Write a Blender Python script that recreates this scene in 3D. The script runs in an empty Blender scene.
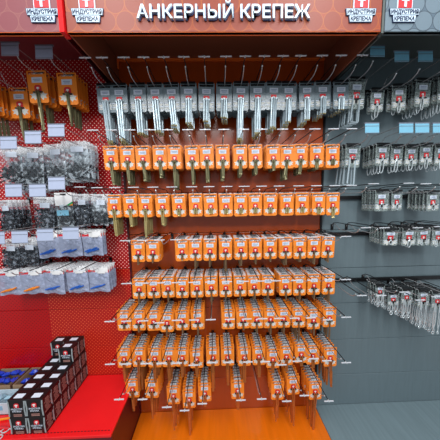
import bpy, math, random
from mathutils import Vector
C = bpy.context.scene
COL = C.collection
random.seed(7)
PI = math.pi

# ------------------------------------------------------------------ camera
F, YAW, PIT, ROL = 201.32, 0.0214, 0.1059, -0.0198
CH = 1.65
def ray(u, v):
    r = (u - 220) / F; w = -(v - 220) / F
    cx = r * math.cos(ROL) - w * math.sin(ROL); up = r * math.sin(ROL) + w * math.cos(ROL)
    cy = math.cos(PIT) + up * math.sin(PIT); z = -math.sin(PIT) + up * math.cos(PIT)
    return Vector((cx * math.cos(YAW) + cy * math.sin(YAW), -cx * math.sin(YAW) + cy * math.cos(YAW), z))
def at(u, v, Y):
    r = ray(u, v); p = r * (Y / r.y); p.z += CH; return p
cd = bpy.data.cameras.new('camera'); cam = bpy.data.objects.new('camera', cd); COL.objects.link(cam)
cd.sensor_width = 36; cd.lens = 36 * F / 440; cd.clip_start = 0.01
cam.location = (0, 0, CH)
fw = ray(220, 220).normalized(); rt = (ray(221, 220) - ray(220, 220)).normalized(); upv = rt.cross(fw)
from mathutils import Matrix
cam.rotation_euler = Matrix((rt, upv, -fw)).transposed().to_euler()
C.camera = cam

# ------------------------------------------------------------------ light
w = bpy.data.worlds.new('world'); C.world = w; w.use_nodes = True
w.node_tree.nodes['Background'].inputs[0].default_value = (0.86, 0.93, 1.0, 1)
w.node_tree.nodes['Background'].inputs[1].default_value = 0.52
def lamp(name, loc, rot, sx, sy, power, col=(1, 1, 1)):
    d = bpy.data.lights.new(name, 'AREA'); d.shape = 'RECTANGLE'; d.size = sx; d.size_y = sy; d.energy = power; d.color = col
    o = bpy.data.objects.new(name, d); COL.objects.link(o); o.location = loc; o.rotation_euler = rot; return o
lamp('ceiling_lamp', (-0.9, -0.35, 3.5), (math.radians(22), 0, 0), 0.3, 2.4, 46)
lamp('ceiling_lamp', (0.9, -0.35, 3.5), (math.radians(22), 0, 0), 0.3, 2.4, 46)
lamp('ceiling_lamp', (0, -2.2, 3.4), (math.radians(50), 0, 0), 3.6, 0.3, 60)
vs = C.view_settings
vs.view_transform = 'Standard'; vs.look = 'None'; vs.gamma = 1; vs.use_curve_mapping = False; vs.exposure = 0.0

# ------------------------------------------------------------------ materials
def lin(c):
    c = c / 255; return c / 12.92 if c <= 0.04045 else ((c + 0.055) / 1.055) ** 2.4
def rgb(r, g, b): return (lin(r), lin(g), lin(b), 1)
M = {}
def mat(name, col, rough=0.5, metal=0.0, alpha=1.0, noise=0.0, nscale=30, coat=0.0, stretch=(1, 1, 1), glint=None):
    m = bpy.data.materials.new(name); m.use_nodes = True; nt = m.node_tree
    b = nt.nodes['Principled BSDF']
    b.inputs['Base Color'].default_value = rgb(*col); b.inputs['Roughness'].default_value = rough
    b.inputs['Metallic'].default_value = metal; b.inputs['Alpha'].default_value = alpha
    b.inputs['Coat Weight'].default_value = coat
    if noise:
        tc = nt.nodes.new('ShaderNodeTexCoord'); mp = nt.nodes.new('ShaderNodeMapping'); n = nt.nodes.new('ShaderNodeTexNoise')
        mp.inputs['Scale'].default_value = stretch
        n.inputs['Scale'].default_value = nscale; n.inputs['Detail'].default_value = 3
        mx = nt.nodes.new('ShaderNodeMix'); mx.data_type = 'RGBA'
        a = rgb(*col)
        mx.inputs[6].default_value = tuple(x * (1 - noise) for x in a[:3]) + (1,)
        mx.inputs[7].default_value = tuple(min(1, x * (1 + noise)) for x in a[:3]) + (1,)
        nt.links.new(tc.outputs['Object'], mp.inputs[0]); nt.links.new(mp.outputs[0], n.inputs['Vector'])
        nt.links.new(n.outputs[0], mx.inputs[0]); nt.links.new(mx.outputs[2], b.inputs['Base Color'])
    if glint:
        tc = nt.nodes.new('ShaderNodeTexCoord'); n = nt.nodes.new('ShaderNodeTexNoise'); n.inputs['Scale'].default_value = glint[2]; n.inputs['Detail'].default_value = 2; n.inputs['Distortion'].default_value = 1.5
        mr = nt.nodes.new('ShaderNodeMapRange'); mr.inputs[1].default_value = .48; mr.inputs[2].default_value = .62; mr.inputs[3].default_value = glint[0]; mr.inputs[4].default_value = glint[1]
        nt.links.new(tc.outputs['Object'], n.inputs['Vector']); nt.links.new(n.outputs[0], mr.inputs[0]); nt.links.new(mr.outputs[0], b.inputs['Alpha'])
    M[name] = m; return m
mat('orange_card', (248, 138, 36), 0.5, noise=0.08, nscale=20)
mat('orange_card_back', (190, 84, 24), 0.6, noise=0.1)
mat('sticker', (214, 224, 238), 0.5, noise=0.06, nscale=200)
mat('sticker_print', (120, 140, 175), 0.5, noise=0.05)
mat('red_print', (214, 40, 48), 0.45, noise=0.05)
mat('white_print', (235, 235, 235), 0.5, noise=0.03)
mat('grey_print', (216, 218, 212), 0.5, noise=0.25, nscale=300)
mat('black_print', (24, 22, 24), 0.5, noise=0.1)
mat('clip_black', (14, 14, 16), 0.3, noise=0.1)
mat('blister', (232, 240, 250), 0.08, noise=0.4, nscale=70, glint=(.30, .95, 60))
mat('blister_dark', (84, 92, 96), 0.1, alpha=0.5, noise=0.3, nscale=60)
mat('silver_card', (126, 142, 150), 0.25, noise=0.45, nscale=110)
mat('clear_card', (160, 174, 172), 0.12, noise=0.4, nscale=90, glint=(.3, .85, 60))
mat('brass', (188, 172, 118), 0.3, metal=0.6, noise=0.2, nscale=80)
mat('green_brass', (128, 124, 92), 0.35, metal=0.6, noise=0.2, nscale=80)
mat('ochre_zinc', (186, 118, 62), 0.32, metal=0.6, noise=0.2, nscale=80)
mat('bronze', (138, 112, 84), 0.3, metal=0.6, noise=0.3, nscale=120)
mat('steel', (214, 224, 228), 0.22, metal=0.4, noise=0.15, nscale=60)
mat('galvanised', (186, 204, 212), 0.36, metal=0.35, noise=0.15, nscale=90)
mat('dark_steel', (44, 47, 52), 0.3, metal=0.3, noise=0.3)
mat('wire', (186, 186, 188), 0.25, metal=0.5, noise=0.1)
mat('wire_dark', (40, 38, 40), 0.3, metal=0.7, noise=0.1)
mat('bar_plastic', (205, 210, 218), 0.35, noise=0.05)
mat('plate_blue', (120, 182, 208), 0.3, noise=0.06, nscale=60)
mat('plate_white', (170, 180, 204), 0.3, noise=0.06, nscale=60)
mat('plate_edge', (110, 116, 130), 0.3, noise=0.05)
mat('bag_film', (214, 228, 240), 0.1, noise=0.2, nscale=40, glint=(.06, .55, 18))
mat('bag_milky', (170, 180, 206), 0.18, noise=0.12, nscale=40, glint=(.62, .9, 24))
mat('bag_smoke', (170, 182, 196), 0.1, noise=0.3, nscale=50, glint=(.05, .5, 34))
mat('blue_plastic', (30, 96, 190), 0.35, noise=0.2, nscale=100)
mat('deep_blue', (30, 64, 190), 0.25, noise=0.4, nscale=60)
mat('orange_plastic', (250, 140, 30), 0.35, noise=0.2, nscale=100)
mat('green_print', (40, 150, 90), 0.4, noise=0.05)
mat('cardboard', (150, 124, 98), 0.8, noise=0.12, nscale=40)
mat('cardboard_dark', (96, 66, 50), 0.8, noise=0.12, nscale=40)
mat('white_carton', (190, 206, 216), 0.6, noise=0.1)
mat('pale_blue', (150, 186, 204), 0.3, noise=0.2, nscale=60)
mat('box_black', (20, 15, 17), 0.28, noise=0.1, nscale=30)
mat('box_print', (158, 116, 108), 0.4, noise=0.1)
mat('box_silver', (150, 160, 162), 0.35, noise=0.3, nscale=120)
mat('letter_blue', (206, 226, 240), 0.35, noise=0.04)
mat('letter_dark', (34, 50, 84), 0.4, noise=0.04)
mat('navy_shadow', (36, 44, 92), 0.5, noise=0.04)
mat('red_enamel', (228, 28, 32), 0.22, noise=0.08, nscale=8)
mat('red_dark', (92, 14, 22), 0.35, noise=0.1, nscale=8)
mat('orange_edge', (255, 118, 44), 0.35, noise=0.05)
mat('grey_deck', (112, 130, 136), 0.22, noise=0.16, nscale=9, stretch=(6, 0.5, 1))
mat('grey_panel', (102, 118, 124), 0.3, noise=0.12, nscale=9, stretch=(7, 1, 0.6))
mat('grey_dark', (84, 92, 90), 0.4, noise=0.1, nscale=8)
mat('rail_black', (26, 26, 28), 0.35, metal=0.3, noise=0.1)
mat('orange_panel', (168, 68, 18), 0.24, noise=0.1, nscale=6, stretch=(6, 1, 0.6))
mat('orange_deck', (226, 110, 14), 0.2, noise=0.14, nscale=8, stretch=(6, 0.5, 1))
mat('canopy_brown', (132, 72, 50), 0.45, noise=0.1, nscale=6)
mat('canopy_red', (136, 46, 52), 0.45, noise=0.1, nscale=6)
mat('floor_tile', (120, 118, 116), 0.4, noise=0.1, nscale=5)
mat('shop_wall', (176, 178, 180), 0.7, noise=0.05, nscale=5)

def dots(name, base, hole, pitch=0.0245, rad=0.125, rough=0.3):
    """punched sheet: staggered round holes, the lit space behind them painted in as colour"""
    m = mat(name, base, rough); nt = m.node_tree; N = nt.nodes.new; L = nt.links.new
    b = nt.nodes['Principled BSDF']
    g = N('ShaderNodeNewGeometry'); sp = N('ShaderNodeSeparateXYZ'); L(g.outputs['Position'], sp.inputs[0])
    def mth(op, a, c=None):
        n = N('ShaderNodeMath'); n.operation = op
        for i, v in enumerate((a, c)):
            if v is None: continue
            if isinstance(v, (int, float)): n.inputs[i].default_value = v
            else: L(v, n.inputs[i])
        return n.outputs[0]
    def cell(off):
        x = mth('SUBTRACT', mth('FRACT', mth('ADD', mth('DIVIDE', sp.outputs[0], pitch), 100 + off)), 0.5)
        z = mth('SUBTRACT', mth('FRACT', mth('ADD', mth('DIVIDE', sp.outputs[2], pitch), 100 + off)), 0.5)
        return mth('SQRT', mth('ADD', mth('MULTIPLY', x, x), mth('MULTIPLY', z, z)))
    d = mth('MINIMUM', cell(0), cell(0.5))
    k = mth('LESS_THAN', d, rad)
    # backlight painted into the hole colours: pale high, tan lower right, dark lower left
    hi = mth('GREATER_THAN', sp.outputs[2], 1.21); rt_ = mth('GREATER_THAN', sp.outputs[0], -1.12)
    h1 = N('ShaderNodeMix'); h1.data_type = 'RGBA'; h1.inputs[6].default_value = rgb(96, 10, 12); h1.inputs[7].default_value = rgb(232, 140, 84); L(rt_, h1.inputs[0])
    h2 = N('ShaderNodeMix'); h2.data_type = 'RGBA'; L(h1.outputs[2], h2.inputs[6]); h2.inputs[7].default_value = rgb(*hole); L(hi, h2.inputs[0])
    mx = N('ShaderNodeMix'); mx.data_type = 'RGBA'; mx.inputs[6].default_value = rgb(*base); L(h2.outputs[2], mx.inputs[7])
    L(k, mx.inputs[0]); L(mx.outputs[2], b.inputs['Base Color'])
    return m
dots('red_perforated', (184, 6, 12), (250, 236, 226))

def circles(name, base, line, blob, scale=13.5, rough=0.5):
    """fascia film printed with a honeycomb of discs"""
    m = mat(name, base, rough); nt = m.node_tree; N = nt.nodes.new; L = nt.links.new
    b = nt.nodes['Principled BSDF']
    g = N('ShaderNodeNewGeometry'); sp = N('ShaderNodeSeparateXYZ'); L(g.outputs['Position'], sp.inputs[0])
    def mth(op, a, c=None):
        n = N('ShaderNodeMath'); n.operation = op
        for i, v in enumerate((a, c)):
            if v is None: continue
            if isinstance(v, (int, float)): n.inputs[i].default_value = v
            else: L(v, n.inputs[i])
        return n.outputs[0]
    P = 1 / scale
    def cell(off):
        x = mth('MULTIPLY', mth('SUBTRACT', mth('FRACT', mth('ADD', mth('DIVIDE', sp.outputs[0], P), 100 + off)), 0.5), 1.0)
        z = mth('MULTIPLY', mth('SUBTRACT', mth('FRACT', mth('ADD', mth('DIVIDE', sp.outputs[2], P * 1.73), 100.22 + off)), 0.5), 1.73)
        return mth('SQRT', mth('ADD', mth('MULTIPLY', x, x), mth('MULTIPLY', z, z)))
    d = mth('MINIMUM', cell(0), cell(0.5))
    inside = mth('LESS_THAN', d, 0.47)
    ring = mth('LESS_THAN', mth('ABSOLUTE', mth('SUBTRACT', d, 0.49)), 0.014)
    m1 = N('ShaderNodeMix'); m1.data_type = 'RGBA'; m1.inputs[6].default_value = rgb(*base); m1.inputs[7].default_value = rgb(*blob); L(inside, m1.inputs[0])
    m2 = N('ShaderNodeMix'); m2.data_type = 'RGBA'; L(m1.outputs[2], m2.inputs[6]); m2.inputs[7].default_value = rgb(*line); L(ring, m2.inputs[0])
    L(m2.outputs[2], b.inputs['Base Color'])
circles('fascia_red', (136, 76, 78), (142, 86, 84), (130, 68, 74))
circles('fascia_orange', (150, 60, 22), (160, 80, 26), (136, 54, 30))
circles('fascia_grey', (84, 102, 116), (56, 68, 78), (104, 122, 134))

# ------------------------------------------------------------------ mesh building
class MB:
    def __init__(s): s.v = []; s.f = []; s.m = []; s.mats = []
    def mi(s, name):
        if name not in s.mats: s.mats.append(name)
        return s.mats.index(name)
    def add(s, vs_, fs, m):
        k = len(s.v); i = s.mi(m); s.v += [tuple(p) for p in vs_]
        for f in fs: s.f.append(tuple(a + k for a in f)); s.m.append(i)
        return s
    def box(s, c, d, m):
        x, y, z = c; a, b, e = d[0] / 2, d[1] / 2, d[2] / 2
        vs_ = [(x + i * a, y + j * b, z + k * e) for i in (-1, 1) for j in (-1, 1) for k in (-1, 1)]
        return s.add(vs_, [(0, 1, 3, 2), (4, 6, 7, 5), (0, 4, 5, 1), (2, 3, 7, 6), (0, 2, 6, 4), (1, 5, 7, 3)], m)
    def prism(s, pts, y0, y1, m, edge=None):
        """polygon in xz (counter-clockwise seen from -y) extruded from y0 (front) to y1"""
        n = len(pts)
        vs_ = [(x, y0, z) for x, z in pts] + [(x, y1, z) for x, z in pts]
        s.add(vs_, [tuple(range(n)), tuple(range(2 * n - 1, n - 1, -1))], m)
        s.add(vs_, [(i, i + n, (i + 1) % n + n, (i + 1) % n) for i in range(n)], edge or m)
        return s
    def tube(s, pts, r, m, n=6, r2=None, closed=False):
        pts = [Vector(p) for p in pts]; k = len(pts); vs_ = []; fs = []
        for i, p in enumerate(pts):
            if closed: t = pts[(i + 1) % k] - pts[i - 1]
            else: t = pts[min(i + 1, k - 1)] - pts[max(i - 1, 0)]
            t.normalize()
            a = t.cross(Vector((0, 0, 1)) if abs(t.z) < 0.9 else Vector((0, 1, 0))).normalized(); b = t.cross(a)
            rr = r if r2 is None else r + (r2 - r) * i / (k - 1)
            for j in range(n):
                q = 2 * PI * j / n; vs_.append(p + a * math.cos(q) * rr + b * math.sin(q) * rr)
        for i in range(k if closed else k - 1):
            for j in range(n):
                i2 = (i + 1) % k
                fs.append((i * n + j, i * n + (j + 1) % n, i2 * n + (j + 1) % n, i2 * n + j))
        if not closed: fs += [tuple(range(n - 1, -1, -1)), tuple(range((k - 1) * n, k * n))]
        return s.add(vs_, fs, m)
    def ball(s, c, r, m):
        return s.tube([(c[0], c[1], c[2] - r), (c[0], c[1], c[2] - r * .6), (c[0], c[1], c[2]), (c[0], c[1], c[2] + r * .6), (c[0], c[1], c[2] + r)], r, m) if 0 else \
            s.lathe(c, [(-r, .05 * r), (-.6 * r, .8 * r), (0, r), (.6 * r, .8 * r), (r, .05 * r)], m)
    def lathe(s, c, prof, m, n=8):
        vs_ = []; fs = []; k = len(prof)
        for z, r in prof:
            for j in range(n):
                q = 2 * PI * j / n; vs_.append((c[0] + r * math.cos(q), c[1] + r * math.sin(q), c[2] + z))
        for i in range(k - 1):
            for j in range(n): fs.append((i * n + j, i * n + (j + 1) % n, (i + 1) * n + (j + 1) % n, (i + 1) * n + j))
        fs += [tuple(range(n - 1, -1, -1)), tuple(range((k - 1) * n, k * n))]
        return s.add(vs_, fs, m)
    def join(s, o, loc=(0, 0, 0), rot=0, sc=1):
        ca, sa = math.cos(rot), math.sin(rot); k = len(s.v)
        mp = [s.mi(x) for x in o.mats]
        for x, y, z in o.v:
            x *= sc; y *= sc; z *= sc
            s.v.append((x * ca + z * sa + loc[0], y + loc[1], -x * sa + z * ca + loc[2]))
        for f, m in zip(o.f, o.m): s.f.append(tuple(a + k for a in f)); s.m.append(mp[m])
        return s
    def mesh(s, name):
        me = bpy.data.meshes.new(name); me.from_pydata(s.v, [], s.f)
        for n in s.mats: me.materials.append(M[n])
        me.polygons.foreach_set('material_index', s.m); me.update(); return me
    def build(s, name, parent=None, loc=(0, 0, 0)): return link(name, s.mesh(name), parent, loc)
def link(name, me, parent=None, loc=(0, 0, 0)):
    o = bpy.data.objects.new(name, me); COL.objects.link(o); o.location = loc
    if parent: o.parent = parent
    return o
def tag(o, label=None, cat=None, group=None, kind=None):
    if label: o['label'] = label
    if cat: o['category'] = cat
    if group: o['group'] = group
    if kind: o['kind'] = kind
    return o
def empty(name, loc=(0, 0, 0), parent=None):
    o = bpy.data.objects.new(name, None); COL.objects.link(o); o.location = loc; o.empty_display_size = 0.05
    if parent: o.parent = parent
    return o
def copy_tree(o, parent=None):
    c = o.copy(); COL.objects.link(c); c.parent = parent
    for ch in o.children: copy_tree(ch, c)
    return c
def bevel(o, wdt=0.002, seg=1):
    b = o.modifiers.new('bevel', 'BEVEL'); b.width = wdt; b.segments = seg; b.limit_method = 'ANGLE'; return o
def ordn(i):
    return ['first', 'second', 'third', 'fourth', 'fifth', 'sixth', 'seventh', 'eighth', 'ninth', 'tenth', 'eleventh', 'twelfth', 'thirteenth', 'fourteenth', 'fifteenth', 'sixteenth', 'seventeenth', 'eighteenth'][i]
def side(i, n):
    return ordn(i) + ' hook from left' if i < (n + 1) // 2 else ordn(n - 1 - i) + ' hook from right'

# ------------------------------------------------------------------ setting
YW, YF = 1.294, 0.868
XL, XR = -0.5626, 0.6874
XLL, XRR = XL - 1.25, XR + 1.25
ZB, ZC = 2.3036, 2.476          # fascia foot, canopy ceiling
ZD, ZDL = 0.1488, 0.452          # decks
tag(MB().box((0, -0.6, -0.01), (7, 5.2, 0.02), 'floor_tile').build('floor'), kind='structure')
back = empty('wall_back', (0, YW, 0)); tag(back, kind='structure')
MB().box((0.06, 0.05, 1.4), (3.75, 0.03, 2.8), 'shop_wall').build('backing_board', back)
def panels(x0, x1, seams, m, thick=0.012):
    for a, b in zip(seams, seams[1:]):
        o = MB().box(((x0 + x1) / 2, thick / 2, (a + b) / 2), (x1 - x0 - 0.003, thick, b - a - 0.0025), m).build('panel', back)
        bevel(o, 0.0025, 2)
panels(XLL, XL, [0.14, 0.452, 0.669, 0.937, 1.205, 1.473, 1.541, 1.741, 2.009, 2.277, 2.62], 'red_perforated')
panels(XL, XR, [0.14, 0.397, 0.66, 0.92, 1.18, 1.43, 1.69, 1.95, 2.21, 2.476, 2.62], 'orange_panel')
panels(XR, XRR, [0.14, 0.385, 0.653, 0.92, 1.169, 1.43, 1.69, 1.95, 2.21, 2.476, 2.62], 'grey_panel')
# uprights between the bays
for x, m in ((XL, 'red_dark'), (XR, 'rail_black')):
    u = MB().box((x, YW - 0.003, 1.31), (0.012, 0.008, 2.33), m)
    for k in range(46): u.box((x, YW - 0.0075, 0.2 + k * 0.05), (0.004, 0.002, 0.022), 'clip_black')
    tag(u.build('trim_1' if x < 0 else 'trim_2'), kind='structure')
tag(MB().box(((XL + XR) / 2, YW - .006, ZC - .006), (XR - XL - .01, .012, .011), 'orange_edge').build('trim_5'), kind='structure')
for x, nn in ((XL + .008, 'trim_6'), (XR - .008, 'trim_7')):
    tag(MB().box((x, YW - .009, ZC - .03), (.009, .014, .05), 'orange_edge').build(nn), kind='structure')
# decks
def deck(x0, x1, z, yf, m, side_m, lab):
    t = empty('base_shelf', ((x0 + x1) / 2, (YW + yf) / 2, 0)); tag(t, lab, 'shelf')
    wd = x1 - x0 - 0.002; dp = YW - yf - 0.002
    bevel(MB().box((0, 0, z - 0.008), (wd, dp, 0.016), m).build('deck', t), 0.003, 2)
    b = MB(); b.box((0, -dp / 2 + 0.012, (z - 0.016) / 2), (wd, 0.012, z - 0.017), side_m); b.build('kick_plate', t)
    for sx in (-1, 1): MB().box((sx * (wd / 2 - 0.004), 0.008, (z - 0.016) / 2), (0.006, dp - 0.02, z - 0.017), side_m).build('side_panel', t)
    return t, wd, dp
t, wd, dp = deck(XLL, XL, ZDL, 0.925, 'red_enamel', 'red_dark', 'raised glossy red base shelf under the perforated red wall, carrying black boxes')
sl = MB()
for k in range(70): sl.box((-wd / 2 + 0.02 + k * 0.0175, -dp / 2 + 0.022, ZDL + 0.0006), (0.009, 0.004, 0.001), 'red_dark')
sl.build('slot_row', t)
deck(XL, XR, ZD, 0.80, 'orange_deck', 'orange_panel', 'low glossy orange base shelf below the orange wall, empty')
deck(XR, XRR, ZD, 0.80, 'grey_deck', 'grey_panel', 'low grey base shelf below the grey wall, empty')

def text_mesh(txt, size, depth, bold=0.0):
    cu = bpy.data.curves.new('t', 'FONT'); cu.body = txt; cu.size = size; cu.extrude = depth; cu.offset = bold; cu.align_x = 'CENTER'; cu.resolution_u = 3
    o = bpy.data.objects.new('t', cu); COL.objects.link(o)
    dg = bpy.context.evaluated_depsgraph_get(); me = bpy.data.meshes.new_from_object(o.evaluated_get(dg))
    bpy.data.objects.remove(o)
    xs = [v.co.x for v in me.vertices]; ys = [v.co.y for v in me.vertices]
    return me, (min(xs), max(xs), min(ys), max(ys))
def put_text(name, txt, cx, zb, width, height, y, depth, m, parent, bold=0.0, mz=None):
    """lettering whose plain capitals are `height` tall and whose line is `width` wide"""
    me, bb = text_mesh(txt, 1.0, 0.5, bold)
    capm, cb = text_mesh('Н', 1.0, 0.5, bold); ch = cb[3] - cb[2]; base = cb[2]
    sx = width / (bb[1] - bb[0]); sz = height / ch
    for v in me.vertices:
        x, yy, z = v.co
        v.co = ((x - (bb[0] + bb[1]) / 2) * sx, -z * depth, (yy - base) * sz)
    me.materials.clear(); me.materials.append(M[m]); me.update()
    o = link(name, me, parent, (cx, y, zb)); return o

def put_letters(txt, cx, zb, width, height, parent):
    full, bb = text_mesh(txt, 1.0, 0.5, 0.014); capm, cb = text_mesh('Н', 1.0, 0.5, 0.014)
    sx = width / (bb[1] - bb[0]); sz = height / (cb[3] - cb[2]); al = bb[0]
    def extent(tx):
        cu = bpy.data.curves.new('t', 'FONT'); cu.body = tx; cu.size = 1; cu.offset = 0.014; cu.align_x = 'LEFT'; cu.resolution_u = 3; cu.extrude = 0.5
        o = bpy.data.objects.new('t', cu); COL.objects.link(o); dg = bpy.context.evaluated_depsgraph_get()
        me = bpy.data.meshes.new_from_object(o.evaluated_get(dg)); bpy.data.objects.remove(o)
        return me, min(v.co.x for v in me.vertices), max(v.co.x for v in me.vertices)
    x_first = extent(txt[0])[1]
    for i, ch in enumerate(txt):
        if ch == ' ': continue
        me, a, b = extent(ch); right = extent(txt[:i + 1])[2]
        half = (b - a) / 2; mid = (right - half - x_first) * sx - width / 2
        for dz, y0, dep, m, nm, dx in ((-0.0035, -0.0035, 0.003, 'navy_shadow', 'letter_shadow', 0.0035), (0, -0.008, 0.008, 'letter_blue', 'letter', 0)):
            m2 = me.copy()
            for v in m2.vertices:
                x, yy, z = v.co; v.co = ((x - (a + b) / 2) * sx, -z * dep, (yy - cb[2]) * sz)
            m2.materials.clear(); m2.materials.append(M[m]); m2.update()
            link(nm, m2, parent, (cx + mid + dx, y0, zb + dz))

def badge_pts(cx, z0, wd, h, n=8):
    r = wd * 0.35; p = [(cx - wd / 2, z0), (cx + wd / 2, z0)]
    for k in range(n + 1):
        a = PI / 2 * k / n; p.append((cx + wd / 2 - r + r * math.cos(a), z0 + h - r + r * math.sin(a)))
    for k in range(n + 1):
        a = PI / 2 + PI / 2 * k / n; p.append((cx - wd / 2 + r + r * math.cos(a), z0 + h - r + r * math.sin(a)))
    return p
def bolt_pts(cx, z0, wd, h):
    """mushroom-headed bolt sign"""
    p = [(cx - wd * .16, z0), (cx + wd * .16, z0), (cx + wd * .16, z0 + h * .6), (cx + wd * .5, z0 + h * .6), (cx + wd * .46, z0 + h * .8), (cx + wd * .25, z0 + h)]
    return p + [(2 * cx - x, z) for x, z in reversed(p[2:])]

def header(x0, x1, m, soffit, side_m, lab, logos, words=None, z_top=2.64):
    t = empty('header_sign', ((x0 + x1) / 2, YF, ZB)); tag(t, lab, 'sign')
    ox, wd = (x0 + x1) / 2, x1 - x0
    bevel(MB().box((0, 0.008, (z_top - ZB) / 2), (wd - 0.004, 0.016, z_top - ZB), m).build('fascia', t), 0.002)
    MB().box((0, 0.010, 0.0015), (wd - 0.006, 0.018, 0.003), 'orange_edge' if 'grey' not in m else 'grey_panel').build('bottom_lip', t)
    for s in (-1, 1):
        MB().box((s * (wd / 2 - 0.004), (YW - YF) / 2 + 0.008, (ZC - ZB) / 2 + .08), (0.006, YW - YF - 0.02, ZC - ZB + .16), side_m).build('side_panel', t)
    MB().box((0, (YW - YF) / 2 + 0.008, ZC - ZB + 0.004), (wd - 0.016, YW - YF - 0.018, 0.008), soffit).build('canopy_ceiling', t)
    for cx, zlow in logos:
        lx = cx - ox; z = zlow - ZB
        e = MB()
        e.prism(badge_pts(lx, z + 0.052, 0.062, 0.066), -0.003, 0, 'letter_blue')
        e.prism(badge_pts(lx, z + 0.054, 0.054, 0.060), -0.0045, -0.003, 'red_print')
        e.prism(bolt_pts(lx, z + 0.056, 0.030, 0.036), -0.006, -0.0045, 'letter_blue')
        e.build('emblem', t)
        e = MB()
        for a, b, wdd in ((0.027, 0.052, 0.124), (0.002, 0.028, 0.098)):
            e.prism([(lx - wdd / 2 + .004, z + a), (lx + wdd / 2 - .004, z + a), (lx + wdd / 2, z + b), (lx - wdd / 2, z + b)], -0.004, 0, 'letter_dark')
            e.prism([(lx - wdd / 2 + .006, z + a + .002), (lx + wdd / 2 - .006, z + a + .002), (lx + wdd / 2 - .003, z + b - .002), (lx - wdd / 2 + .003, z + b - .002)], -0.005, -0.004, 'letter_blue')
        pl = e.build('name_plate', t)
        put_text('lettering', 'ИНДУСТРИЯ', lx, z + 0.032, 0.110, 0.0155, -0.0055, 0.001, 'letter_dark', pl, 0.035)
        put_text('lettering', 'КРЕПЕЖА', lx, z + 0.007, 0.082, 0.0155, -0.0055, 0.001, 'letter_dark', pl, 0.035)
    if words:
        txt, cx, zb, wdt, h = words
        put_letters(txt, cx - ox, zb - ZB, wdt, h, t)
    return t
header(XLL, XL - 0.022, 'fascia_red', 'canopy_red', 'red_dark', 'pinkish red header sign with one badge over the perforated red wall', [(-0.645, 2.333), (-1.55, 2.333)])
header(XL, XR - 0.006, 'fascia_orange', 'canopy_brown', 'canopy_brown', 'orange header sign with large white lettering over the orange wall', [(-0.475, 2.333), (0.592, 2.333)],
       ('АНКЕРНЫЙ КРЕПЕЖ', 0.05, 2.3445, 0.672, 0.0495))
header(XR + 0.006, XRR, 'fascia_grey', 'grey_dark', 'grey_dark', 'blue-grey header sign with a red badge over the grey wall', [(0.768, 2.333), (1.5, 2.333)])
tag(MB().prism([(XL - 0.021, 2.30), (XL - 0.003, 2.30), (XL - 0.003, 2.64), (XL - 0.021, 2.64)], YF - 0.008, YF + 0.03, 'red_enamel').build('trim_3'), kind='structure')
tag(MB().box((XR, YF + 0.012, 2.47), (0.009, 0.02, 0.34), 'grey_dark').build('trim_4'), kind='structure')

# ------------------------------------------------------------------ display hooks
YT, YBAR = 1.04, 0.995
def hook_template(kind, yb, dz):
    r = empty('display_hook')
    b = MB(); L = YW - YT
    st = [(0, 0, -.004), (0, -.006, .020), (0, -.030, .030), (0, -.060, .014), (0, -.085, 0)] if kind == 'humped' else [(0, 0, 0)]
    b.tube(st + [(0, -L + .06, 0), (0, -L + .035, .002), (0, -L + .014, .011), (0, -L, .026)], 0.0023, 'wire')
    b.ball((0, -L, .027), 0.004, 'steel'); b.build('rod', r)
    LB = YW - yb
    b = MB(); b.tube([(0, 0, .016), (0, -.02, .034), (0, -.06, dz - .002), (0, -LB, dz)], 0.0024 if kind in ('bar', 'humped') else .0017, 'wire_dark' if kind in ('bar', 'humped') else 'wire'); b.build('label_rod', r)
    MB().box((0, -.002, .004), (.016, .006, .036), 'wire_dark').build('back_plate', r)
    if kind in ('bar', 'humped'):
        b = MB(); b.box((0, -LB, dz), (.052, .005, .0034), 'bar_plastic'); b.tube([(0, -LB + .008, dz), (0, -LB - .005, dz)], .003, 'steel'); bb = b.build('crossbar', r)
    else:
        wd, h = (.077, .058) if kind == 'white' else (.070, .048)
        m = 'plate_' + kind
        b = MB(); b.box((0, -LB, dz + .001), (wd + .004, .007, .006), 'plate_edge'); b.build('crossbar', r)
        b = MB(); b.box((0, 0, -h / 2), (wd, .002, h), m)
        b.box((0, -.0015, -h * .25), (wd * .96, .001, .002), 'plate_edge'); b.box((0, -.0015, -h + .002), (wd * .98, .001, .003), 'plate_edge')
        o = b.build('label_plate', r, (0, -LB - .003, dz - .002)); o.rotation_euler = (math.radians(-5), 0, 0)
    return r
HT = {}
def hook(kind, x, z, lab, grp, yb=YBAR, dz=.042):
    k = (kind, yb, round(dz, 3))
    if k not in HT: HT[k] = hook_template(*k); o = HT[k]
    else: o = copy_tree(HT[k])
    o.location = (x, YW, z); tag(o, lab, 'hook', grp); return o
def plate_dz(x, z, ytop, yb):
    """height of the label bar over its rod so that it stands where the photograph has it"""
    v = ytop
    for _ in range(3):
        u0, u1 = -400, 900
        for _ in range(30):
            um = (u0 + u1) / 2
            if at(um, v, yb).x < x: u0 = um
            else: u1 = um
    return at(u0, v, yb).z - z

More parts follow.
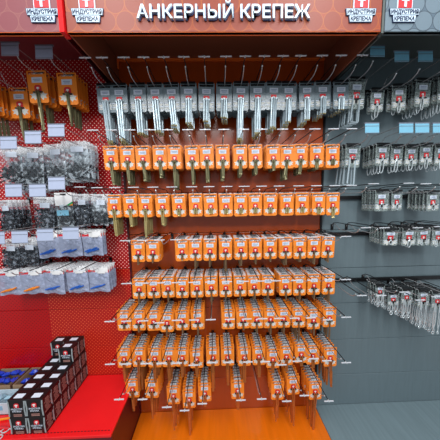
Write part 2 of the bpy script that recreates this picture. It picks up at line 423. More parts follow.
# ------------------------------------------------------------------ carded packs
def outline(wd, h, ch):
    return [(-wd / 2 + ch, -h), (wd / 2 - ch, -h), (wd / 2, -h + ch), (wd / 2, 0), (-wd / 2, 0), (-wd / 2, -h + ch)]
def card_mb(wd, h, m, mb):
    b = MB(); top = 0.012
    zs = -0.006; sw = wd * 0.44
    b.prism([(x, z + zs) for x, z in outline(wd, h - top - (-zs) if 0 else h + zs - top, 0.007)], -0.001, 0.001, m)
    for s in (-1, 1): b.box((s * (wd / 2 + sw) / 2, 0, 0), (wd / 2 - sw, .002, .012), m)
    b.box((0, 0, .009), (wd, .002, .006), m)
    return b
def print_mb(wd, dark=True):
    """printed clamp drawing with spiky wings"""
    b = MB(); s = wd / 0.072
    for q in (-1, 1):
        pts = [(0.006, -.008), (.014, -.016), (.018, -.009), (.027, -.011), (.023, -.003), (.030, .003), (.020, .004), (.016, .011), (.011, .004), (.005, .006)]
        pts = [(x * s * q * 1.1, z * s * 1.15 - .002) for x, z in pts]
        if q < 0: pts.reverse()
        b.prism(pts, -0.0016, -0.001, 'grey_print')
    b.box((0, -.0045, .008 * s), (.034 * s, .006, .0045 * s), 'black_print'); b.box((0, -.002, .0), (.012 * s, .001, .014 * s), 'black_print')
    return b
def pack_parts(kind, wd, h):
    P = {}
    shell = 'blister' if kind == 'orange' else 'blister_dark'
    cm = {'orange': 'orange_card', 'silver': 'silver_card', 'clear': 'clear_card'}[kind]
    P['card'] = card_mb(wd, h, cm, None)
    b = MB(); b.box((0, 0, 0), (wd * .54, .0008, h * .17), 'sticker'); b.box((0, -.0006, h * .02), (wd * .36, .0006, h * .018), 'sticker_print'); b.box((0, -.0006, -h * .03), (wd * .3, .0006, h * .018), 'sticker_print')
    P['price_sticker'] = MB().join(b, (0, -.0018, .012 - h * .29))
    b = MB(); ew = wd * .36; ez = .012 - h * .555 - ew / 2
    if kind == 'orange': b.prism(badge_pts(0, ez, ew, ew * 1.0), -.0022, -.001, 'red_print')
    else: b.prism([(-ew / 2, ez), (ew / 2, ez), (ew / 2, ez + ew), (-ew / 2, ez + ew)], -.0022, -.001, 'red_print')
    b.prism(bolt_pts(0, ez + ew * .2, ew * .46, ew * .5), -.0028, -.0022, 'white_print')
    P['emblem'] = b
    P['printed_drawing'] = MB().join(print_mb(wd), (0, 0, .012 - h * .74))
    b = MB(); b.box((0, .0095, -.034), (wd * (.80 if wd < .08 or kind != 'orange' else .56), .0150, .070), shell); b.box((0, .0085, .0135), (wd * (.94 if wd < .08 or kind != 'orange' else .5), .0130, .004), 'blister')
    if kind == 'orange': b.box((0, .0165, .0125), (wd * .5, .0022, .010), 'clip_black')
    P['blister_shell'] = b
    if kind != 'orange':
        b = MB(); b.box((0, .001, .013), (wd * .90, .012, .011), 'clip_black')
        P['hang_clip'] = b
        b = P['printed_drawing']
        for q in (-.33, .33):
            for k in range(4): b.box((wd * q, -.0022, .014 - h * (.70 + k * .065)), (wd * (.24 - .05 * (k % 2)), .0008, h * .028), 'grey_print' if k % 2 else 'sticker')
    return P
def bolt_mb(style, ln):
    """one fixing hanging from z=0 down to z=-ln"""
    b = MB()
    m = {'brass': 'brass', 'green': 'green_brass', 'bronze': 'bronze', 'ochre': 'ochre_zinc', 'steel': 'steel', 'galv': 'galvanised'}[style]
    if style == 'galv':
        b.tube([(0, 0, 0), (0, 0, -ln * .6)], .0055, m, 7); b.tube([(0, 0, -ln * .6), (0, 0, -ln * .94)], .0046, m, 7)
        b.tube([(0, 0, -ln * .94), (0, 0, -ln)], .005, 'brass', 6, .003)
        b.lathe((0, 0, -.002), [(-.006, .0075), (0, .0075)], m, 6)
    else:
        b.tube([(0, 0, .004), (0, 0, -ln)], .0040, m, 6)
        b.tube([(0, 0, -ln * .42), (0, 0, -ln * .88)], .0056, m, 7)
        b.tube([(0, 0, -ln * .90), (0, 0, -ln)], .0038, m, 6, .0058)
        b.lathe((0, 0, -.006), [(-.005, .0070), (0, .0070)], m, 6)
    return b
def loop_mb(ln, wd, r=.0024, m='steel'):
    b = MB(); n = 14
    pts = [(wd / 2 * math.sin(2 * PI * k / n) * (0.75 + .25 * -math.cos(2 * PI * k / n)), 0, -ln / 2 + ln / 2 * math.cos(2 * PI * k / n)) for k in range(n)]
    b.tube(pts, r, m, 6, closed=True); b.tube([(-wd * .30, -.002, -ln * .30), (wd * .1, -.002, -ln * .12)], r * .9, m); b.lathe((0, 0, -ln * .12), [(-.004, .004), (.004, .004)], m, 6); return b
def ubolt_mb(ln, wd):
    b = MB(); b.tube([(-wd / 2, 0, 0), (-wd / 2 * 1.15, 0, -ln * .95), (-wd / 2, 0, -ln), (wd / 2, 0, -ln), (wd / 2 * 1.15, 0, -ln * .95), (wd / 2 * .8, 0, 0), (0, 0, .01)], .0042, 'galvanised'); return b
def buckle_mb(ln):
    b = MB(); m = 'steel'
    for q in (-1, 1): b.tube([(q * .004, 0, -.01), (q * .006, 0, -ln * .25), (q * .006, 0, -ln * .7), (q * .003, 0, -ln * .78)], .002, m)
    b.tube([(0, 0, 0), (0, 0, -ln * .3)], .0026, m); b.tube([(0, 0, -ln * .7), (0, 0, -ln * .88)], .0026, m)
    n = 10; b.tube([(.007 * math.sin(2 * PI * k / n), 0, -ln * .93 + .009 * math.cos(2 * PI * k / n)) for k in range(n)], .0022, m, 6, closed=True); return b
def hang_mb(style, ln):
    if style == 'loop': return loop_mb(ln, .024)
    if style == 'bigloop': return ubolt_mb(ln, .042)
    if style == 'buckle': return buckle_mb(ln)
    return bolt_mb(style, ln)

PART, MESH, STUFF = {}, {}, {}
def parts_of(kind, wd, h):
    k = (kind, round(wd, 3), round(h, 3))
    if k not in PART:
        P = pack_parts(*k); PART[k] = (P, {n: b.mesh(n) for n, b in P.items()})
    return PART[k]
def bundle(style, n):
    """where the fixings of one pack hang: x, y, tilt"""
    if style in ('loop', 'bigloop'): return [(0, -.006, .05)]
    if style == 'galv': return [(-.012, -.009, -.01), (.001, -.012, .0), (.013, -.008, .012)]
    if style == 'buckle': return [(-.016, -.007, 0), (.014, -.007, .0)]
    if style == 'bronze': return [(0, -.008, 0)]
    return [(-.0065, -.007, -.02), (.0055, -.0075, .03), (0, .004, 0)][:n]
FIX = {'brass': 'anchor_bolt', 'green': 'anchor_bolt', 'bronze': 'anchor_bolt', 'ochre': 'anchor_bolt', 'steel': 'anchor_bolt', 'galv': 'frame_anchor', 'loop': 'snap_hook', 'bigloop': 'clamp_loop', 'buckle': 'turnbuckle'}
def front_pack(kind, wd, h, style, ln, loc, tilt, lab, cat, grp, z0=-.070, lean=0):
    P, MS = parts_of(kind, wd, h)
    r = empty('anchor_pack' if kind == 'orange' or style == 'galv' else 'hardware_pack', loc); r.rotation_euler = (0, tilt, 0); tag(r, lab, cat, grp)
    for n, me in MS.items(): link(n, me, r)
    if ln > 0:
        L = round(ln, 2); k = (style, L)
        if k not in MESH: MESH[k] = hang_mb(style, L).mesh(FIX[style])
        for x, y, a in bundle(style, 2):
            o = link(FIX[style], MESH[k], r, (x, y, z0)); o.rotation_euler = (0, a + lean + random.uniform(-.015, .015), random.uniform(-.3, .3))
    return r
def plain_pack_mb(kind, wd, h, style, ln, z0=-.070):
    P, _ = parts_of(kind, wd, h); b = MB()
    for n in P:
        if n not in ('price_sticker', 'emblem') or kind != 'orange': b.join(P[n])
    b.join(P['price_sticker'])
    if ln > 0:
        hb = hang_mb(style, round(ln, 2))
        for x, y, a in bundle(style, 2): b.join(hb, (x, y, z0), a)
    return b
DEPTHS = ['front', 'second', 'third', 'fourth', 'fifth', 'sixth']
def stack(kind, wd, h, style, ln, x, ztop, n_one, n_all, where, noun, cat, grp, yf=1.15, pitch=.0215, lean=0.0, z0=-.070):
    """packs one behind the other on a hook: n_one as single things, the rest as uncounted filling"""
    k = ('plain', kind, round(wd, 3), round(h, 3), style, round(ln, 2))
    for i in range(n_all):
        dx = random.uniform(-.0025, .0025); tilt = random.uniform(-.03, .03)
        y = yf + i * pitch + random.uniform(-.002, .002); z = ztop - .013 + random.uniform(-.002, .002)
        if y > YW - .022: break
        lab = '%s %s, %s' % (DEPTHS[i], noun, where)
        lnv = ln + (random.uniform(-.008, .004) if ln > .02 else 0)
        if i == 0:
            front_pack(kind, wd, h, style, lnv, (x + dx, y, z), tilt, lab, cat, grp, z0, lean)
        elif i < n_one:
            if k not in MESH: MESH[k] = plain_pack_mb(kind, wd, h, style, ln, z0).mesh('pack')
            o = link('anchor_pack' if kind == 'orange' or style == 'galv' else 'hardware_pack', MESH[k], None, (x + dx, y, z)); o.rotation_euler = (0, tilt, 0)
            tag(o, lab, cat, grp)
        else:
            if k not in STUFF: STUFF[k] = plain_pack_mb(kind, wd, h, style, ln, z0)
            FILL.join(STUFF[k], (x + dx, y, z), tilt)
FILL = MB()

def tz(px, py, Y=1.15): p = at(px, py, Y); return p.x, p.z
def ln_of(px, ytop, yend, ztop, z0=-.070):
    if not yend: return 0.0
    return max(0.034, (ztop - .013 + z0) - at(px, yend, 1.15).z)

# rows of the orange bay: (x, end of fixings in px, lean)
ROWW = ['top', 'second', 'third', 'fourth', 'fifth', 'sixth', 'seventh', 'bottom']
def row_y(a, b, x): return a + (b - a) * (x - 120) / 210
# row 1: silver cards with long frame anchors
R1 = [(104.5, 143), (118.7, 143), (137.3, 134), (154.2, 132), (171.3, 128), (188.5, 125), (206, 124), (224.5, 118), (241, 141), (257.5, 135), (273.4, 130), (288.5, 125), (307, 122), (323.3, 115), (341.5, 111)]
n = len(R1)
for i, (x, ye) in enumerate(R1):
    yt = row_y(84.0, 81.5, x); wx, wz = tz(x, yt)
    wh = '%s, top row of orange wall' % side(i, n)
    hook('bar', wx, wz - .012, 'wire hook with crossbar tip, ' + wh, 'wire hooks of the orange wall')
    ln = ln_of(x, yt, ye, wz)
    stack('silver', .086, .142, 'galv', ln, wx, wz, 3, 5, wh, 'silver card of %s frame anchors' % ('long' if ye > 127 else 'short'), 'anchor pack', 'silver anchor cards in the top row', pitch=.025, lean=-.03 if x < 180 else .03)
def orow(r, ys, items, n_one, n_all, style, h=.128, wd=.0775):
    n = len(items)
    for i, it in enumerate(items):
        x, ye = it[0], it[1]; lean = it[2] if len(it) > 2 else 0; st = it[3] if len(it) > 3 else style
        off = it[4] if len(it) > 4 else 0
        yt = row_y(ys[0], ys[1], x) + off; wx, wz = tz(x, yt)
        hx = wx
        wh = '%s, %s row of orange wall' % (side(i, n), ROWW[r])
        hook('bar', hx, wz - .012, 'wire hook with crossbar tip, ' + wh, 'wire hooks of the orange wall')
        if ye is None: continue
        ln = ln_of(x, yt, ye, wz) if ye else 0.03
        na = it[5] if len(it) > 5 else n_all
        stack('orange', wd, h, st, ln, wx, wz, min(n_one, na), na, wh, 'orange card', 'anchor pack', 'orange anchor cards in the %s row' % ROWW[r], lean=lean)
orow(1, (145.5, 144), [(110.4, 185, -.05), (126.4, 185, -.05), (142, 181, -.12), (159, 177, -.1), (174.5, 189, -.02), (191.8, 185, 0), (206.7, 183, 0), (222.7, 180), (239.6, 176), (255.5, 174), (273.2, 170), (287.3, 179, .15), (301, 174, .1), (317, 170, .06), (332.7, 166)], 2, 5, 'green')
orow(2, (194.5, 192.5), [(113.6, 236, -.05), (129, 227, -.02), (145, 236, 0), (161.7, 226, 0), (178, 212), (195, 212), (210, 212), (225.5, 212), (240.4, 212), (255.3, 212), (270.4, 212), (287.3, 213), (302.7, 213), (318.5, 213), (333, 216)], 2, 5, 'brass')
orow(3, (240.5, 236.5), [(137.6, 264), (152.4, 262), (167, None), (181, 262), (195.6, 268), (210, 266), (225.5, 272), (240.5, 267), (255.5, 263), (270.4, 261), (286, 266), (299.5, 262), (314.5, 264), (328.7, 262)], 3, 5, 'bronze')
orow(4, (277.7, 274), [(138.5, 302), (153.2, 304), (167.5, 302), (182, 297), (196.4, 297), (211, 303), (225.5, 298), (240, 299), (253.8, 300), (268, 302), (285.5, 298), (299.6, 302), (314.5, 298), (329, 302)], 3, 6, 'bronze')
orow(5, (310.5, 307), [(123.6, 328), (138, 332), (152.7, 327), (166.8, 336, 0, 'bronze', 2), (182, 332), (197, 335), (211.5, None), (228, 328), (242.7, 330), (256.5, 332), (271, 334), (284.5, 334), (298.5, 340), (313.5, 334, 0, 'bronze', 2), (329.5, 338)], 4, 6, 'bronze', .128, .081)
orow(6, (348, 345), [(123.6, 380), (138, 391, .03), (154.5, 380), (168.5, 380), (182, 376), (196.4, 376, 0, 'ochre', 2), (212.4, 390), (227.5, 384), (243.8, 380), (259, 376), (273.5, 372, 0, 'ochre', 3), (287, 370), (301.5, 364, 0, 'ochre', -2), (313, 366), (330, 386, -.04, 'ochre', 2)], 4, 6, 'ochre', .128, .081)
orow(7, (379, 379), [(131.3, 411), (151.8, 417), (173, 428, 0, 'ochre', 7), (188.5, 437, 0, 'ochre', 10), (204, 406, 0, 'ochre', 4), (237.8, 408, 0, 'ochre', 1), (256, None), (278, 420, .02, 'ochre', 2), (293.5, 424, 0, 'ochre', -3), (315, 433, .05, 'ochre', 2)], 4, 6, 'ochre', .128, .081)
tag(FILL.build('anchor_pack_filling'), 'remaining carded anchors crowded against the orange wall behind the front stacks', 'anchor packs', None, 'stuff')

# ------------------------------------------------------------------ grey bay
FILL = MB()
def rails(zs, x0, x1):
    names = ['top', 'second', 'third', 'fourth', 'fifth']
    for i, z in enumerate(zs):
        r = empty('hook_rail', ((x0 + x1) / 2, YW - .012, z))
        tag(r, 'black hook rail across the grey wall, %s from the top' % names[i] if i else 'black hook rail across the grey wall, topmost', 'rail', 'hook rails of the grey wall')
        MB().box((0, 0, 0), (x1 - x0 - .03, .012, .022), 'rail_black').build('bar', r)
        for s in (-1, 1): MB().box((s * ((x1 - x0) / 2 - .02), .004, 0), (.02, .018, .04), 'rail_black').build('bracket', r)
rails([tz(380, y, 1.28)[1] for y in (92, 150, 197, 233, 279)], XR, XRR)
def grow(r, items, plate, word):
    n = len(items); tops = [[46.5, 51.5, 51.5, 52, 52], [123.5] * 6][r] if plate == 'blue' else None
    for i, (x, yt, wp, hp, style, ye, n_all, pitch) in enumerate(items):
        wx, wz = tz(x, yt); wd = wp * 1.15 / F; h = hp * 1.15 / F
        wh = '%s, %s row of grey wall' % (side(i, n), word)
        white = plate == 'humped' and r == 4 and i == 5
        if white: plate_ = 'white'
        else: plate_ = plate
        hook(plate_, wx, wz - .012, ('wire hook holding a blue label plate, ' if plate == 'blue' else 'wire hook with white label plate, ' if white else 'wire hook with crossbar tip, ') + wh, 'wire hooks of the grey wall', 1.02 if tops else YBAR, plate_dz(wx, wz - .012, tops[i], 1.02) if tops else .042)
        if not n_all: continue
        ln = ln_of(x, yt, ye, wz, -h * .5)
        noun = {'loop': 'clear card of snap hooks', 'bigloop': 'clear card of large wire clamps', 'buckle': 'clear card of turnbuckles'}[style]
        stack('clear', wd, h, style, ln, wx, wz, n_all, n_all, wh, noun, 'hardware pack', 'clear hardware cards on the grey wall', pitch=pitch, z0=-h * .5)
grow(0, [(357, 78, 16, 28, 'bigloop', 122, 5, .024), (378, 89, 13, 21, 'loop', 119, 2, .03), (399, 85, 14, 23, 'loop', 114, 2, .03), (424, 79, 15, 25, 'loop', 112, 6, .022), (446, 76, 15, 24, 'loop', 113, 6, .022)], 'blue', 'top')
grow(1, [(353, 144, 15, 22, 'bigloop', 184, 4, .03), (383, 144, 14, 21, 'loop', 174, 5, .024), (397, 145, 12, 20, 'loop', 172, 3, .024), (412.5, 145, 13, 20, 'loop', 171, 5, .024), (426.5, 144, 13, 20, 'loop', 169, 4, .024), (442, 145, 13, 20, 'loop', 170, 4, .024)], 'blue', 'second')
grow(2, [(352, 191, 13, 20, 'loop', 212, 0, .03), (382.5, 190.5, 14, 21, 'loop', 209, 6, .02), (397.5, 191, 11, 20, 'loop', 210, 3, .024), (414, 191, 13, 20, 'loop', 210, 0, .024), (433.5, 191, 13, 20, 'loop', 211, 6, .022)], 'humped', 'third')
grow(3, [(346, 229, 13, 20, 'loop', 242, 0, .03), (362, 229, 13, 20, 'loop', 242, 0, .03), (391, 229, 16, 17, 'loop', 243, 6, .021), (409.5, 228, 15, 18, 'loop', 247, 5, .022), (424, 227, 14, 19, 'buckle', 244, 5, .024), (439, 227, 14, 20, 'buckle', 246, 5, .024)], 'humped', 'fourth')
grow(4, [(343, 288, 13, 20, 'loop', 242, 0, .03), (360, 288, 13, 20, 'loop', 242, 0, .03), (380, 285, 10, 14, 'buckle', 306, 4, .02), (394, 292, 12, 15, 'buckle', 312, 5, .02), (408, 289, 12, 17, 'buckle', 318, 5, .02), (424, 290, 13, 19, 'buckle', 328, 6, .02), (438, 291, 13, 20, 'buckle', 333, 6, .02)], 'humped', 'bottom')
p = at(423, 295, 1.0)
# ------------------------------------------------------------------ red bay
def pillow(wd, h, puff, m, seed=0, nx=6, nz=9, head=0.028):
    rnd = random.Random(seed); b = MB(); vs_ = []
    jit = {}
    for s in (-1, 1):
        for j in range(nz + 1):
            for i in range(nx + 1):
                u, v = i / nx, j / nz
                bl = (math.sin(PI * u) ** .6) * (math.sin(PI * v) ** .5) * puff
                k = rnd.uniform(.6, 1.3)
                x = (u - .5) * wd * (1 + .05 * math.sin(3 * v + seed)); vs_.append((x, s * (.0006 + bl * k), -head - v * (h - head) + (rnd.uniform(-.003, .003) if 0 < j < nz else .004 * math.sin(u * 9 + seed) * (j == nz))))
    K = (nx + 1) * (nz + 1); fs = []
    for j in range(nz):
        for i in range(nx):
            a = j * (nx + 1) + i; q = (a, a + nx + 1, a + nx + 2, a + 1)
            fs.append(q); fs.append(tuple(K + t for t in reversed(q)))
    b.add(vs_, fs, m); return b
def head_mb(wd, m, m2=None):
    b = MB(); 
    hm = 'blister' if m2 else m
    for s in (-1, 1): b.box((s * wd * .33, 0, -.003), (wd * .34, .0022, .014), hm)
    b.box((0, 0, .008), (wd, .0022, .008), hm); b.box((0, 0, -.019), (wd, .0022, .018), m)
    if m2:
        b.box((wd * .16, -.0015, -.012), (wd * .62, .001, .030), m2); b.box((-wd * .30, -.0015, -.006), (wd * .14, .001, .012), m2)
    return b
def bolts_heap(wd, h, m, cnt, seed, z_lo, z_hi):
    rnd = random.Random(seed); b = MB()
    for k in range(cnt):
        x = rnd.uniform(-.42, .42) * wd; z = rnd.uniform(z_lo, z_hi); a = rnd.uniform(0, PI); l = rnd.uniform(.008, .018); y = rnd.uniform(-.006, .006)
        d = Vector((math.cos(a) * l, rnd.uniform(-.003, .003), math.sin(a) * l))
        p = Vector((x, y, z)); b.tube([p - d, p + d * .7], .0030, m, 5); b.tube([p + d * .7, p + d], .0056, m, 6)
    return b
def bag(style, wd, h, loc, lab, grp, seed, simple=False):
    r = empty('polybag', loc); tag(r, lab, 'bag', grp); r.rotation_euler = (0, random.uniform(-.05, .05), random.uniform(-.08, .08))
    if style == 'teal' and simple: style = 'dark'
    if style == 'teal':
        b = MB(); b.prism([(-wd / 2, -.058), (wd * .1, -.058), (wd / 2, -.036), (wd / 2, .014), (-wd / 2, .014)], -.0015, .0015, 'white_print'); b.build('header_card', r)
        b = MB(); b.prism([(wd * .1, -.058), (wd * .3, -.058), (wd / 2, -.048), (wd / 2, -.036)], -.0018, .0012, 'green_print'); b.prism([(wd * .3, -.058), (wd / 2, -.058), (wd / 2, -.048)], -.0018, .0012, 'orange_plastic'); b.build('printed_corner', r)['kind'] = 'stuff'
        MB().box((0, -.0018, .004), (wd * .34, .001, .010), 'black_print').build('hang_slot', r)
        pillow(wd, h, .012, 'bag_film', seed, head=.05).build('pouch', r)
        MB().box((-.004, -.010, -h * .52), (wd * .66, .002, h * .16), 'plate_blue').build('printed_insert', r)
        bolts_heap(wd, h, 'dark_steel', 50, seed, -h * .95, -h * .45).build('fastener_heap', r)['kind'] = 'stuff'
        return r
    if style in ('clear', 'dark', 'black'):
        k = ('bag', style, round(wd, 3), round(h, 3), seed % 3)
        if k not in MESH:
            f = {'clear': 'bag_film', 'dark': 'bag_smoke', 'black': 'bag_smoke'}[style]
            MESH[k] = (head_mb(wd, 'blister').mesh('header_strip'), pillow(wd, h, .012, f, seed % 3).mesh('pouch'),
                       bolts_heap(wd, h, 'dark_steel' if style != 'clear' else 'dark_steel', {'clear': 60, 'dark': 90, 'black': 60}[style], seed % 3, -h * .93, -h * (.55 if style == 'clear' else .30)).mesh('fastener_heap'))
        a, b_, c = MESH[k]; link('header_strip', a, r); link('pouch', b_, r); q = link('fastener_heap', c, r); q['kind'] = 'stuff'
        if not simple:
            MB().box((wd * .15, -.0135, -.034), (wd * .48, .001, .028), 'sticker').build('price_sticker', r)
    else:
        m = 'blue_plastic' if style == 'blue' else 'orange_plastic'
        head_mb(wd * .96, 'red_print', 'white_print').build('header_strip', r)
        pillow(wd, h, .010, 'bag_milky', seed, head=.022).build('pouch', r)
        if not simple:
            pk = MB(); rnd = random.Random(seed)
            for k in range(6):
                x = -wd * .22 + k * wd * .08; z = -h * .80 + k * .002 + rnd.uniform(-.004, .006)
                pk.tube([(x - .016, -.0125, z - .004), (x + .018, -.0135, z + .008)], .0042, m, 5)
            pk.build('plug_bundle', r)['kind'] = 'stuff'
            MB().box((wd * .2, -.0135, -.020), (wd * .36, .001, .016), 'white_print').build('price_sticker', r)
    return r
# top row: large orange cards with dark green bolts
LR1 = [(-14, 82, 140, 5), (8, 82, 135, 5), (36.5, 71, 128, 5), (66, 72.5, 122, 5)]
for i, (x, yt, ye, na) in enumerate(LR1):
    wx, wz = tz(x, yt)
    wh = ['hook cut by left edge', 'leftmost whole hook', 'second whole hook from left', 'hook nearest the orange wall'][i] + ', top row of red wall'
    hook('white', wx, wz - .013, 'wire hook with white label plate, ' + wh, 'wire hooks of the red wall', 1.02, plate_dz(wx, wz - .013, [43, 43, 43, 46][i], 1.02))
    ln = ln_of(x, yt, ye, wz)
    if i == 1: yf = 1.20
    else: yf = 1.15
    stack('orange', .100, .160, 'green', max(.08, ln), wx, wz, na, na, wh, 'large orange card', 'anchor pack', 'large orange anchor cards on the red wall', yf=yf, pitch=.023, z0=-.09, lean=-.05)
def lrow(r, word, items, grp, yb=YBAR):
    n = len(items)
    for i, (x, yt, wp, hp, style, n_all, plate, po) in enumerate(items):
        wx, wz = tz(x, yt); wd = wp * 1.15 / F; h = hp * 1.15 / F
        wh = '%s, %s row of red wall' % (side(i, n), word)
        o = hook('white' if plate else 'bar', wx, wz - .012, ('wire hook with white label plate, ' if plate else 'wire hook with crossbar tip, ') + wh, 'wire hooks of the red wall', yb, plate_dz(wx, wz - .012 + 0, plate, yb) if plate else .042)
        nm = {'clear': 'clear polybag of fasteners', 'dark': 'smoky polybag of dark fasteners', 'teal': 'white-headed polybag of dark screws', 'black': 'dark polybag of black screws', 'blue': 'milky polybag of blue plugs', 'orange': 'milky polybag of orange plugs'}[style]
        for k in range(n_all):
            y = 1.15 + k * .024
            if y > YW - .02: break
            st2 = 'black' if (r == 1 and k > 0 and i < 2) else style
            if st2 == 'black': nm = 'dark polybag of black screws'
            bag(st2, wd, h * (1.22 if st2 == 'black' else 1), (wx + random.uniform(-.003, .003), y, wz - .012), '%s %s, %s' % (DEPTHS[k], nm, wh), grp, i * 3 + k + r, simple=k > 0)
lrow(1, 'second', [(9, 146, 20, 34, 'clear', 4, 140, .0), (31, 147, 21, 33, 'clear', 4, 137, .0), (53, 144, 20, 37, 'clear', 3, 131.5, .0), (74, 141, 24, 36, 'clear', 5, 124.5, .0)], 'polybags in the second row of the red wall', 1.035)
lrow(2, 'third', [(5, 200, 14, 30, 'dark', 5, 186, .0), (43, 197, 19, 34, 'dark', 4, 184.5, .0), (63, 193, 17, 33, 'teal', 3, 184.5, .0), (80, 194, 14, 30, 'dark', 4, 177.5, 0), (99, 194, 17, 29, 'clear', 4, 0, .0)], 'polybags in the third row of the red wall')
lrow(3, 'fourth', [(10, 240, 17, 28, 'dark', 4, 233, .0), (28, 239, 16, 25, 'dark', 4, 232, .0), (47, 231, 21, 25, 'blue', 4, 231, .0), (69, 230, 22, 25, 'blue', 4, 229, .0), (91, 230, 20, 24, 'blue', 3, 227.5, .0)], 'polybags in the fourth row of the red wall')
lrow(4, 'bottom', [(8, 269, 22, 25, 'orange', 5, 0, .0), (31, 268, 22, 25, 'orange', 5, 0, .0), (53, 267, 22, 26, 'blue', 5, 0, .0), (76, 266, 22, 26, 'blue', 5, 0, .0), (98, 266, 22, 25, 'blue', 4, 0, .0)], 'polybags in the bottom row of the red wall')

# ------------------------------------------------------------------ black boxes
BW, BH, BD = .0885, .0985, .0575
def box_template():
    r = empty('fixings_box')
    bevel(MB().box((0, 0, BH / 2), (BW - .002, BD - .002, BH - .001), 'box_black').build('carton', r), .0012)
    y = -BD / 2
    e = MB(); e.prism(badge_pts(0, BH * .56, .026, .024), y - .0012, y, 'red_print'); e.prism(bolt_pts(0, BH * .585, .016, .016), y - .002, y - .0012, 'white_print'); e.build('emblem', r)
    put_text('lettering', 'ИНДУСТРИЯ', 0, BH * .44, .056, .009, y - .001, .0006, 'sticker', r)
    put_text('lettering', 'КРЕПЕЖА', 0, BH * .31, .044, .009, y - .001, .0006, 'sticker', r)
    e = MB()
    for z in (.16, .08): e.box((.002, y - .0005, BH * z), (.042, .001, .0045), 'box_print')
    e.build('printed_lines', r)
    for s in (-1, 1): 
        e = MB(); e.prism([(s * .041 - .0035, .006), (s * .041 + .0035, .006), (s * .038 + .0035, BH * .5), (s * .041 + .0035, BH - .006), (s * .041 - .0035, BH - .006), (s * .038 - .0035, BH * .5)], y - .001, y, 'box_silver'); e.build('printed_border', r)
    MB().box((0, -.006, BH), (.044, .024, .0012), 'sticker').build('top_sticker', r)
    e = MB(); x = BW / 2 - .0005
    for k in range(9): e.box((x, -.004 + .004 * (k % 2), .014 + k * .0085), (.001, .034 - .007 * (k % 3), .0038), 'box_print')
    e.build('side_print', r)
    e = MB(); e.box((x + .0004, .0225, BH * .5), (.001, .007, .06), 'box_silver'); e.build('side_band', r)
    return r
proto = None
LY = ['bottom', 'middle', 'top']
rows_y = [.9755 + k * .0578 for k in range(6)]
for lay in range(3):
    for cx, cn in ((-1.0395, 'left'), (-.949, 'right')):
        for k, y in enumerate(rows_y):
            if lay == 2 and ((cn == 'right' and k < 4) or (cn == 'left' and k < 5)): continue
            if proto is None: proto = box_template(); o = proto
            else: o = copy_tree(proto)
            yy = y + (.02 if lay == 2 and k == 2 else 0) * 0
            o.location = (cx + random.uniform(-.0012, .0012) - (.0 if lay < 2 else .002), yy, ZDL + .0003 + lay * (BH + .0008)); o.rotation_euler = (0, 0, random.uniform(-.008, .008))
            dn = ['frontmost', 'second from front', 'third from front', 'third from back', 'second from back', 'rearmost'][k]
            tag(o, 'black box with red emblem, %s layer, %s column, %s' % (LY[lay], cn, dn), 'box', 'black boxes stacked on the red shelf')

# ------------------------------------------------------------------ cartons and odds on the red shelf
def open_carton(x, y, wd, dp, h, m, inner, lab, name='open_carton'):
    r = empty(name, (x, y, ZDL)); tag(r, lab, 'box')
    t_ = .004
    MB().box((0, 0, t_ / 2), (wd, dp, t_), m).build('bottom', r)
    for s in (-1, 1):
        MB().box((s * (wd / 2 - t_ / 2), 0, h / 2), (t_, dp, h), inner).build('side_wall', r)
        MB().box((0, s * (dp / 2 - t_ / 2), h / 2 + .0), (wd - 2 * t_, t_, h), m).build('end_wall', r)
    return r
def packet(loc, sc, m, lab, cat='packet', grp=None, rot=0, seed=0):
    b = pillow(.054, .042, .016, m, seed, 4, 4, head=0); o = b.build('plastic_packet', None, loc); o.rotation_euler = (1.2, rot * .3, rot); o.scale = (sc, sc, sc); return tag(o, lab, cat, grp)
open_carton(-1.19, 1.215, .155, .13, .085, 'cardboard', 'cardboard', 'open brown cardboard tray of blue packets behind the black boxes')
open_carton(-1.375, 1.215, .19, .13, .085, 'cardboard', 'cardboard_dark', 'open brown cardboard tray of blue packets at the left edge')
k = 0
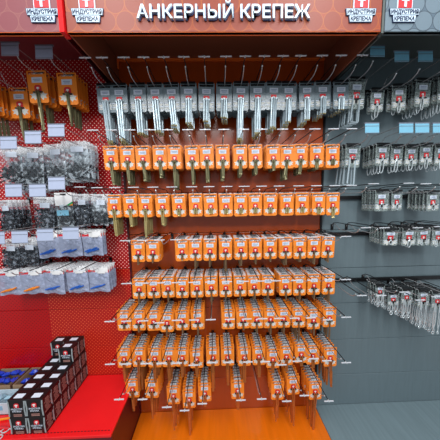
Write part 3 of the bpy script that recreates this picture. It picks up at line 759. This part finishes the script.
for tx, nm, cols in ((-1.18, 'right', 3), (-1.375, 'left', 4)):
    for j in range(2):
        for i in range(cols):
            packet((tx + (i - (cols - 1) / 2) * .042, 1.185 + j * .055, ZDL + .072 + .008 * ((i + j) % 2)), .95, 'deep_blue', 'blue plastic packet lying in the %s cardboard tray, %s row, %s from left' % (nm, 'near' if j == 0 else 'far', ordn(i)), 'packet', 'blue packets in the cardboard trays', random.uniform(-.8, .8), k); k += 1
r = open_carton(-1.235, 1.095, .24, .09, .07, 'white_carton', 'white_carton', 'low white and pale blue carton in front of the brown trays')
MB().box((.06, -.0455, .045), (.03, .001, .03), 'blue_plastic').build('printed_mark', r)
MB().box((-.03, -.0455, .042), (.07, .001, .026), 'plate_blue').build('printed_band', r)
for i in range(3):
    packet((-1.30 + i * .068, 1.085, ZDL + .062), .95, 'pale_blue', 'pale blue plastic packet in the white carton, %s from left' % ordn(i), 'packet', 'pale packets in the white carton', .3 * i, 20 + i)
def tool(loc, rot, m, lab):
    r = empty('hand_tool', loc); r.rotation_euler = (0, 0, rot); tag(r, lab, 'tool')
    b = MB(); b.tube([(-.07, 0, .008), (-.05, 0, .009), (.03, .002, .008), (.06, 0, .006)], .007, m, 8, .004); b.build('grip', r)
    b = MB(); b.tube([(.06, 0, .006), (.10, 0, .005)], .003, 'steel'); b.build('shaft', r); return r
tool((-1.19, 1.02, ZDL), .12, 'orange_plastic', 'yellow-orange gripped tool lying left of the black boxes, farther one')
tool((-1.18, .975, ZDL), -.05, 'red_print', 'red gripped tool lying left of the black boxes, nearer one')
r = empty('shears', (-1.135, .95, ZDL)); tag(r, 'metal shears with ring handles on the front edge of the red shelf', 'shears')
for s in (-1, 1):
    b = MB(); n = 12; b.tube([(.016 * math.cos(2 * PI * q / n) + s * .0, .012 * math.sin(2 * PI * q / n) + s * .016, .005) for q in range(n)], .0028, 'steel', 6, closed=True); b.tube([(-.015, s * .014, .005), (-.08, -s * .005, .005)], .003, 'steel', 6); b.build('handle', r)
